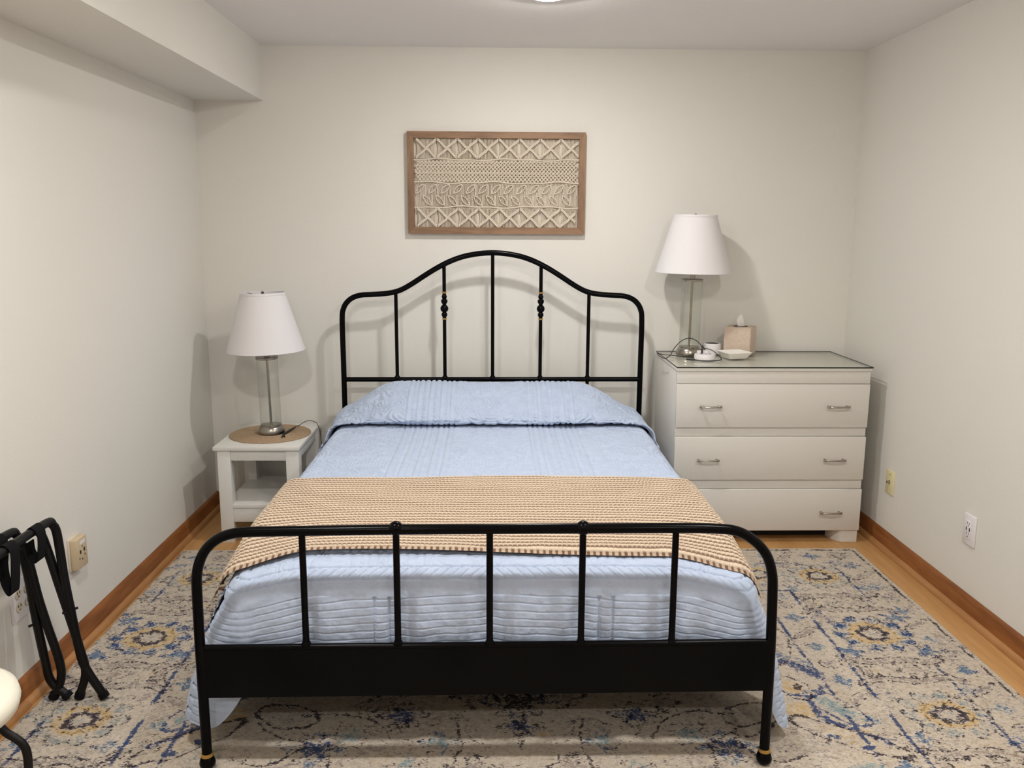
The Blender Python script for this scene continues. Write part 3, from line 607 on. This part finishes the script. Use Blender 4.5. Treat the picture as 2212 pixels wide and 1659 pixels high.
# tissue box
def build_tissue():
    th = math.radians(28.5); F = np.array((1.196, -.205)); u = np.array((-math.cos(th), math.sin(th))) * .124; v = np.array((math.sin(th), math.cos(th))) * .124
    c = F + (u + v) / 2; t = thing('tissue_box', (c[0], c[1], DT), 'square tan tissue box cover with a white tissue, behind the dish', 'tissue box')
    bm = bmesh.new(); bmesh.ops.create_cube(bm, size=1)
    R = Matrix.Rotation(math.atan2(-u[1], -u[0]), 3, 'Z')
    for q in bm.verts: q.co = Vector((q.co.x * .124, q.co.y * .124, (q.co.z + .5) * .130))
    bmesh.ops.bevel(bm, geom=bm.edges[:], offset=.0025, segments=2, affect='EDGES')
    for q in bm.verts: q.co = R @ q.co + Vector((c[0], c[1], DT))
    b = part('cover', G().frombm(bm), M_TISSUEBOX, t)
    part('opening', G().lathe([(.0005, .1302), (.034, .1302), (.034, .1308), (.0005, .1308)], (c[0], c[1], DT), 28), M_HOLE, b)
    # crumpled tissue: two thin folded lobes
    n, m = 26, 18; A, Hh = np.meshgrid(np.linspace(0, 2 * PI, n), np.linspace(0, 1, m), indexing='ij')
    rad = (.019 * (1 - Hh) ** .35 * (.55 + .45 * np.sin(Hh * 2.6 + .5))) * (1 + .38 * np.cos(3 * A + 1.1 * Hh * 3) + .12 * np.cos(7 * A))
    X = c[0] + rad * np.cos(A) * .95 - .012 * Hh + .012 * Hh ** 2; Yv = c[1] + rad * np.sin(A) * .7; Z = DT + .127 + .060 * Hh + .006 * np.cos(2 * A) * (1 - Hh) * Hh
    gridmesh('tissue', X, Yv, Z, M_TISSUE, t, flip=True)
build_tissue()
# dish
def build_dish():
    c = np.array((1.108, -.262)); rot = math.radians(14); g = G()
    def ring(hw, hd, r, z, n=6):
        P = []
        for sx, sy, a0 in ((1, 1, 0), (-1, 1, PI / 2), (-1, -1, PI), (1, -1, 3 * PI / 2)):
            for a in np.linspace(a0, a0 + PI / 2, n): P.append((sx * (hw - r) + r * math.cos(a), sy * (hd - r) + r * math.sin(a)))
        cr, sr = math.cos(rot), math.sin(rot); return [(c[0] + cr * p - sr * q, c[1] + sr * p + cr * q, DT + z) for p, q in P]
    rings = [ring(.042, .040, .010, 0), ring(.045, .043, .012, .002), ring(.060, .057, .012, .026), ring(.062, .059, .013, .0285), ring(.060, .057, .012, .030), ring(.056, .053, .011, .027), ring(.043, .041, .010, .007), ring(.038, .036, .009, .005)]
    k = len(rings[0]); V = [p for r in rings for p in r]
    F = [(i * k + j, i * k + (j + 1) % k, (i + 1) * k + (j + 1) % k, (i + 1) * k + j) for i in range(len(rings) - 1) for j in range(k)] + [tuple(range(k))[::-1], tuple((len(rings) - 1) * k + j for j in range(k))]
    g.add(V, F); setp(part('ceramic_dish', g, M_CERAM, None, .9, (c[0], c[1], DT)), 'small shallow square white ceramic dish on the dresser', 'dish')
build_dish()
# puck speaker
sp = (1.037, -.135, DT)
t = thing('smart_speaker', sp, 'small round white speaker with dark top behind the charging hub', 'speaker')
part('body', G().lathe([(.036, 0), (.0405, .003), (.0415, .010), (.0395, .046), (.038, .050), (.035, .0515), (.033, .050)], sp, 40), M_PLASTIC, t)
part('dark_top', G().lathe([(.0005, .0495), (.033, .0495), (.0325, .0508), (.0005, .0508)], sp, 36), M_HOLE, t)
# charging hub
hb = (.962, -.300, DT)
t = thing('charging_hub', hb, 'round white power hub with sockets and a cable plugged in, beside the lamp base', 'charger')
part('body', G().lathe([(.044, 0), (.0475, .003), (.0475, .020), (.045, .0235), (.040, .0245)], hb, 40), M_PLASTIC, t)
part('raised_back', G().box(hb[0] - .030, hb[0] + .020, hb[1] + .012, hb[1] + .036, DT + .022, DT + .036, .005, 3), M_PLASTIC, t)
for dx, dy, w_, h_ in ((.004, -.012, .012, .004), (.020, -.002, .010, .003), (-.018, -.006, .010, .003), (.022, -.020, .003, .008)): part('socket', G().box(hb[0] + dx - w_ / 2, hb[0] + dx + w_ / 2, hb[1] + dy - h_ / 2, hb[1] + dy + h_ / 2, DT + .0243, DT + .0252), M_HOLE, t)
# cables
def cable(name, pts, r, label, plugs=()):
    P = spline(pts, 8); t = thing(name, tuple(P[0]), label, 'cable'); part('cord', G().tube(P, r, 8), M_CABLE, t)
    for a, b, rr in plugs: part('plug', G().tube([a, tuple(np.array(a) * .5 + np.array(b) * .5), b], [rr, rr * 1.05, rr * .7], 10), M_CABLE, t)
z = DT
cable('charging_cable', [(.948, -.302, z + .045), (.945, -.29, z + .062), (.925, -.27, z + .082), (.893, -.26, z + .090), (.858, -.265, z + .076), (.825, -.28, z + .045), (.805, -.30, z + .018), (.785, -.335, z + .012), (.768, -.365, z + .012), (.762, -.33, z + .010), (.756, -.26, z + .014), (.764, -.21, z + .012), (.79, -.20, z + .006), (.83, -.215, z + .004), (.848, -.245, z + .006), (.88, -.262, z + .008), (.91, -.262, z + .012), (.938, -.256, z + .022), (.965, -.252, z + .040), (.985, -.26, z + .041), (1.005, -.275, z + .034), (1.018, -.30, z + .022), (1.028, -.34, z + .008), (1.012, -.365, z + .004), (.975, -.378, z + .003), (.93, -.372, z + .003), (.895, -.352, z + .0035), (.878, -.343, z + .0035)], .0019,
      'tangled black cable looping over the charging hub and dresser edge', [((.948, -.302, z + .024), (.948, -.302, z + .047), .0036), ((.905, -.356, z + .005), (.870, -.338, z + .005), .0045)])
cable('speaker_cord', [(1.018, -.115, z + .012), (.995, -.115, z + .03), (.990, -.135, z + .04), (.990, -.17, z + .03), (.988, -.205, z + .006), (1.0, -.215, z + .004)], .0017, 'short black cord beside the round white speaker')
zc = NZ + .008
cable('lamp_cord', [(-.958, -.315, zc), (-.950, -.27, zc + .006), (-.938, -.20, zc + .008), (-.922, -.14, zc + .006), (-.905, -.11, zc + .014), (-.885, -.09, zc + .018), (-.862, -.085, zc + .010), (-.846, -.09, zc - .002), (-.832, -.095, zc - .05), (-.828, -.10, zc - .14), (-.83, -.10, .2)], .0016,
      'black cord with tied plug end lying on the woven placemat', [((-.957, -.312, zc + .003), (-.932, -.185, zc + .007), .0052), ((-.957, -.312, zc + .003), (-.951, -.362, zc), .0035), ((-.957, -.312, zc + .003), (-.940, -.350, zc), .003)])

# ------------------------------------------------------------------ wall art
def build_art():
    xa, xb, za, zb, d, wv = -.4005, .4295, 1.352, 1.818, .030, .030
    t = thing('wall_art', ((xa + xb) / 2, -.0005, za), 'wood framed macrame panel hanging above the headboard', 'wall art')
    y0, y1 = -d, -.001
    def rail(q, m_):
        g = G(); V = [(x, y, z) for y in (y0, y1) for x, z in q]; g.add(V, [(0, 1, 2, 3), (7, 6, 5, 4), (0, 4, 5, 1), (1, 5, 6, 2), (2, 6, 7, 3), (3, 7, 4, 0)])
        part('frame_rail', g, m_, t, None)
    e = .0006
    rail([(xa, zb), (xb, zb), (xb - wv, zb - wv), (xa + wv, zb - wv)], M_FRAMEH); rail([(xa, za), (xb, za), (xb - wv, za + wv), (xa + wv, za + wv)], M_FRAMEH)
    rail([(xa, za + e), (xa, zb - e), (xa + wv, zb - wv - e), (xa + wv, za + wv + e)], M_FRAMEV); rail([(xb, za + e), (xb, zb - e), (xb - wv, zb - wv - e), (xb - wv, za + wv + e)], M_FRAMEV)
    X0, X1, Z0, Z1 = xa + wv, xb - wv, za + wv, zb - wv; W = X1 - X0; yc = -.0195
    part('backing', G().box(X0 - .002, X1 + .002, -.0055, -.003, Z0 - .002, Z1 + .002), M_BACKING, t, None)
    zr = [1.692, 1.588, 1.476]
    for i, zz in enumerate(zr):
        xs = np.linspace(X0, X1, 60); part('cross_rope', G().tube([(x, yc - .005, zz + .0035 * math.sin(x * 19 + i * 2) + .002 * math.sin(x * 43 + i)) for x in xs], .0034, 8), M_CORD, t)
    r = .0020; cords = G()
    def xband(zl, zh):
        U = 8; uw = W / U; zm = (zl + zh) / 2; off = -.008
        for k in range(-1, U + 1):
            c = X0 + (k + .5) * uw + .010 * (1 if zl > 1.5 else 1.2)
            for q in np.linspace(-1, 1, 15):
                P = []
                for zz in np.linspace(zl, zh, 9):
                    bu = math.sin((zz - zl) / (zh - zl) * PI); P.append((c + q * uw * .475 * (1 - .13 * bu * abs(q) ** 2), yc + .002, zz))
                if X0 + .002 < P[4][0] < X1 - .002: cords.tube(P, r, 5)
            for sg in (1, -1):
                for o2 in (-.0036, .0036):
                    P = []
                    for a in np.linspace(-1, 1, 9):
                        x = c + a * uw * .48; zz = zm + sg * a * (zh - zl) * .47 + o2 + .002 * math.sin(a * 6)
                        if X0 + .003 < x < X1 - .003: P.append((x, yc - .0055 - (.0015 if sg > 0 else 0), zz))
                    if len(P) > 2: part('diagonal_cord', G().tube(spline(P, 2), .0032, 6), M_CORD, t)
    xband(zr[0] + .006, Z1 - .002); xband(Z0 + .002, zr[2] - .006)
    # leaf band
    zl, zh = zr[2] + .004, zr[1] - .004; xs = np.arange(X0 + .003, X1, .0064)
    for x in xs: cords.tube([(x, yc + .002, zl), (x + .001 * math.sin(x * 90), yc + .002, (zl + zh) / 2), (x, yc + .002, zh)], r, 5)
    def leaf(cx, cz, ang, ln_=.029, wd=.0105):
        g = G(); ca, sa = math.cos(ang), math.sin(ang)
        for sg in (1, -1):
            P = [(cx + ca * a * ln_ - sa * sg * wd * (1 - a * a), yc - .006, cz + sa * a * ln_ + ca * sg * wd * (1 - a * a)) for a in np.linspace(-1, 1, 11)]
            g.tube(P, .0026, 6)
        part('macrame_leaf', g, M_CORD, t)
    n = 13; step = W / n; zm = (zl + zh) / 2
    for k in range(n):
        cx = X0 + (k + .45) * step
        if cx + .02 < X1: leaf(cx, zm + .026, .78)
        if k < n - 1: leaf(cx + .034, zm - .026, -.85)
        for x_, za_, zb_ in ((cx + .0235, zm + .046, zm - .002), (cx + .055, zm - .002, zm - .05)):
            if x_ < X1 - .004: cords.tube([(x_, yc - .001, za_), (x_, yc - .001, zb_)], .0024, 5)
    o = part('vertical_cords', cords, M_CORD, t); o['kind'] = 'stuff'
    # lattice band: crossing diagonal cords, looser towards the right
    g = G(); zl, zh = zr[1] + .004, zr[0] - .004; H = zh - zl; st = W / 44
    for k in range(-8, 52):
        for sg in (1, -1):
            P = []
            for a in np.linspace(0, 1, 8):
                x = X0 + k * st + (a if sg > 0 else 1 - a) * H * .95; 
                if X0 + .002 < x < X1 - .002: P.append((x, yc - .001 + sg * .0014 * math.sin(a * 7 * PI), zl + a * H))
            if len(P) > 2: g.tube(P, .0030 - .0006 * (k / 44), 5)
    for k in range(44):
        for j in range(6):
            x = X0 + (k + .5 + .5 * (j % 2)) * st
            if x < X1 - .004: g.sphere((x, yc - .003, zl + (j + .5) * H / 6), .0042 - .0008 * k / 44, 8)
    o = part('lattice_cords', g, M_CORD, t); o['kind'] = 'stuff'
build_art()

# ------------------------------------------------------------------ wall plates
def plate_local(wall, yc, zc):
    """maps (a, b, depth) on a wall to world"""
    if wall == 'L': return lambda a, b, d: (XL + d, yc + a, zc + b)
    return lambda a, b, d: (XR - d, yc - a, zc + b)
def pbox(f, a0, a1, b0, b1, d0, d1, bev=0.):
    p = f(a0, b0, d0); q = f(a1, b1, d1); lo = [min(u, v) for u, v in zip(p, q)]; hi = [max(u, v) for u, v in zip(p, q)]
    return G().box(lo[0], hi[0], lo[1], hi[1], lo[2], hi[2], bev)
f = plate_local('L', -1.444, .328)
t = thing('wall_outlet', (XL, -1.444, .27), 'tan plug block with socket holes on left wall beside the folded rack', 'outlet')
part('plate', pbox(f, -.036, .040, -.056, .054, 0, .006, .002), M_IVORY, t); part('block', pbox(f, -.032, .040, -.052, .050, .006, .028, .003), M_TAN, t)
part('label_sticker', pbox(f, -.008, .028, .028, .040, .028, .0285), M_PLASTIC, t)
for a, b, w_, h_ in ((-.008, .004, .008, .012), (.018, .006, .008, .012), (.006, .020, .004, .004), (-.016, -.016, .004, .006), (.002, -.022, .005, .006), (.02, -.012, .004, .006)): part('socket_hole', pbox(f, a - w_ / 2, a + w_ / 2, b - h_ / 2, b + h_ / 2, .028, .0288), M_HOLE, t)
f = plate_local('L', -1.763, .316)
t = thing('wall_outlet', (XL, -1.763, .25), 'white double wall outlet with four ivory sockets behind the folded rack', 'outlet')
part('plate', pbox(f, -.058, .058, -.060, .060, 0, .006, .002), M_PLASTIC, t)
for a in (-.024, .024):
    for b in (-.020, .020):
        c = f(a, b, .006); s = part('socket', G().add([(c[0] + dd, c[1] + .016 * math.cos(q), c[2] + .0145 * math.sin(q)) for dd in (-.001, .0025) for q in np.arange(20) * PI / 10], [tuple(range(20)), tuple(range(39, 19, -1))] + [(i, (i + 1) % 20, 20 + (i + 1) % 20, 20 + i) for i in range(20)]), M_IVORY, t)
        for da in (-.006, .006): part('slot', pbox(f, a + da - .0015, a + da + .0015, b, b + .008, .0084, .0090), M_HOLE, s)
        part('slot', pbox(f, a - .002, a + .002, b - .009, b - .005, .0084, .0090), M_HOLE, s)
f = plate_local('R', -.598, .305)
t = thing('cable_wall_plate', (XR, -.598, .25), 'cream wall plate with coaxial connector beside the dresser', 'wall plate')
part('plate', pbox(f, -.036, .036, -.052, .052, 0, .006, .002), M_CREAM, t)
c = f(0, 0, .006)
def xcyl(c, r, L, sg): return G().tube([(c[0], c[1], c[2]), (c[0] + sg * L, c[1], c[2])], r, 12)
part('coaxial_connector', xcyl(f(0, .002, .004), .0055, .014, -1), M_NICKEL, t); part('connector_nut', xcyl(f(0, .002, .005), .008, .003, -1), M_NICKEL, t)
for b in (.034, -.034): part('screw', xcyl(f(0, b, .0055), .0028, .0012, -1), M_HOLE if b > 0 else M_CREAM, t)
f = plate_local('R', -1.228, .318)
t = thing('wall_outlet', (XR, -1.228, .26), 'white wall outlet with charging ports on the right wall above the baseboard', 'outlet')
part('plate', pbox(f, -.037, .037, -.056, .056, 0, .008, .003), M_PLASTIC, t); ins = part('insert', pbox(f, -.0165, .0165, -.034, .034, .008, .0105, .001), M_PLASTIC, t)
for a, b, w_, h_ in ((-.007, .025, .002, .008), (.006, .025, .002, .007), (0, .016, .004, .004), (-.010, .003, .005, .013), (.010, .003, .005, .013), (-.007, -.013, .002, .008), (.006, -.013, .002, .007), (0, -.024, .004, .004)): part('slot', pbox(f, a - w_ / 2, a + w_ / 2, b - h_ / 2, b + h_ / 2, .0105, .0111), M_HOLE, ins)

# ------------------------------------------------------------------ folded luggage racks
def build_rack(legs, label, yfar=-1.80, ynear=-2.27, strap=True):
    zb = .018; x0 = legs[0][0][0]
    t = thing('luggage_rack', (x0, (yfar + ynear) / 2, zb), label, 'luggage rack', 'folded luggage racks')
    for prof in legs:
        prof = [(a, max(b, zb + .004)) for a, b in prof]; xt, zt = prof[-1]; r = .038
        far = [(a, yfar, b) for a, b in prof] + [(xt - .004, yfar - .010, zt + .024), (xt - .006, yfar - r, zt + r)]
        near = [(a, ynear - (yfar - 0) * 0, b) for a, b in prof]; near = [(p[0], ynear, p[2]) for p in far[:-2]] + [(xt - .004, ynear + .010, zt + .024), (xt - .006, ynear + r, zt + r)]
        P = far + [(xt - .006, (yfar + ynear) / 2, zt + r)] + near[::-1]
        part('tube_frame', G().tube(spline(P, 5), .0122, 12), M_RACK, t)
        for y in (yfar, ynear):
            a, b = prof[0]; a2, b2 = prof[1]; v = np.array((a2 - a, 0, b2 - b)); v /= np.linalg.norm(v); p0 = np.array((a, y, b))
            part('foot_cap', G().tube([p0 - v * .004, p0 + v * .012], [.0145, .0145], 12), M_STRAP, t)
    px, pz = legs[0][3]
    part('pivot_pin', G().tube([(px - .016, yfar - .016, pz), (px + .012, yfar + .016, pz + .002)], .004, 8), M_RACK, t)
    xs_ = legs[0][-1][0] - .006; zs_ = legs[0][-1][1] + .038
    for k, ys in enumerate((-1.90, -2.03, -2.17)):
        g = G(); n = 26; wv = .021; dr = .085 if k != 1 else .12
        P = spline([(xs_ - .018, zs_ - .004), (xs_, zs_ + .016), (xs_ + .018, zs_ - .002), (xs_ + .016, zs_ - .05), (xs_ + .006, zs_ - dr), (xs_ - .012, zs_ - dr * .75), (xs_ - .015, zs_ - .03)], 6)
        V = [(a, ys + q, b) for a, b in P for q in (-wv, wv)] + [(a - .0018, ys + q, b) for a, b in P for q in (-wv, wv)]; m = len(P)
        F = [(2 * i, 2 * i + 1, 2 * i + 3, 2 * i + 2) for i in range(m - 1)]; F += [(2 * m + 2 * i, 2 * m + 2 * i + 2, 2 * m + 2 * i + 3, 2 * m + 2 * i + 1) for i in range(m - 1)]
        g.add(V, F); part('webbing_strap', g, M_STRAP, t, 3.2)
build_rack([[(-1.142, .022), (-1.189, .112), (-1.203, .174), (-1.216, .290), (-1.226, .388), (-1.231, .472), (-1.236, .530)],
            [(-1.214, .010), (-1.190, .098), (-1.200, .170), (-1.222, .275), (-1.243, .370), (-1.259, .444), (-1.274, .505)]], 'black folded luggage rack farther from the wall, nearer the bed')
build_rack([[(-1.246, .006), (-1.291, .068), (-1.303, .131), (-1.316, .25), (-1.327, .389), (-1.334, .45), (-1.340, .500)],
            [(-1.289, .006), (-1.264, .072), (-1.262, .131), (-1.288, .247), (-1.305, .33), (-1.318, .417), (-1.328, .472)]], 'black folded luggage rack standing against the left wall')

# ------------------------------------------------------------------ stool at the frame's corner
def build_stool():
    c = (-1.13, -2.56, .010); t = thing('stool', c, 'white topped stool with curved black metal legs at the lower left corner', 'stool')
    part('seat', G().lathe([(.0005, .395), (.150, .395), (.166, .402), (.170, .418), (.166, .434), (.150, .444), (.08, .448), (.0005, .449)], c, 48), mat('cream_white_seat', (.80, .77, .66), .45), t, 3.2)
    part('seat_ring', G().tube([(c[0] + .135 * math.cos(a), c[1] + .135 * math.sin(a), c[2] + .386) for a in np.linspace(0, 2 * PI, 40)], .007, 8), M_RACK, t)
    for k in range(4):
        a = .12 + k * PI / 2; P = [(.135, .386), (.148, .366), (.164, .352), (.178, .336), (.184, .312), (.182, .26), (.172, .15), (.165, .03), (.164, .004)]
        part('leg', G().tube(spline([(c[0] + q * math.cos(a), c[1] + q * math.sin(a), c[2] + h) for q, h in P], 5), .0085, 10), M_RACK, t)
build_stool()
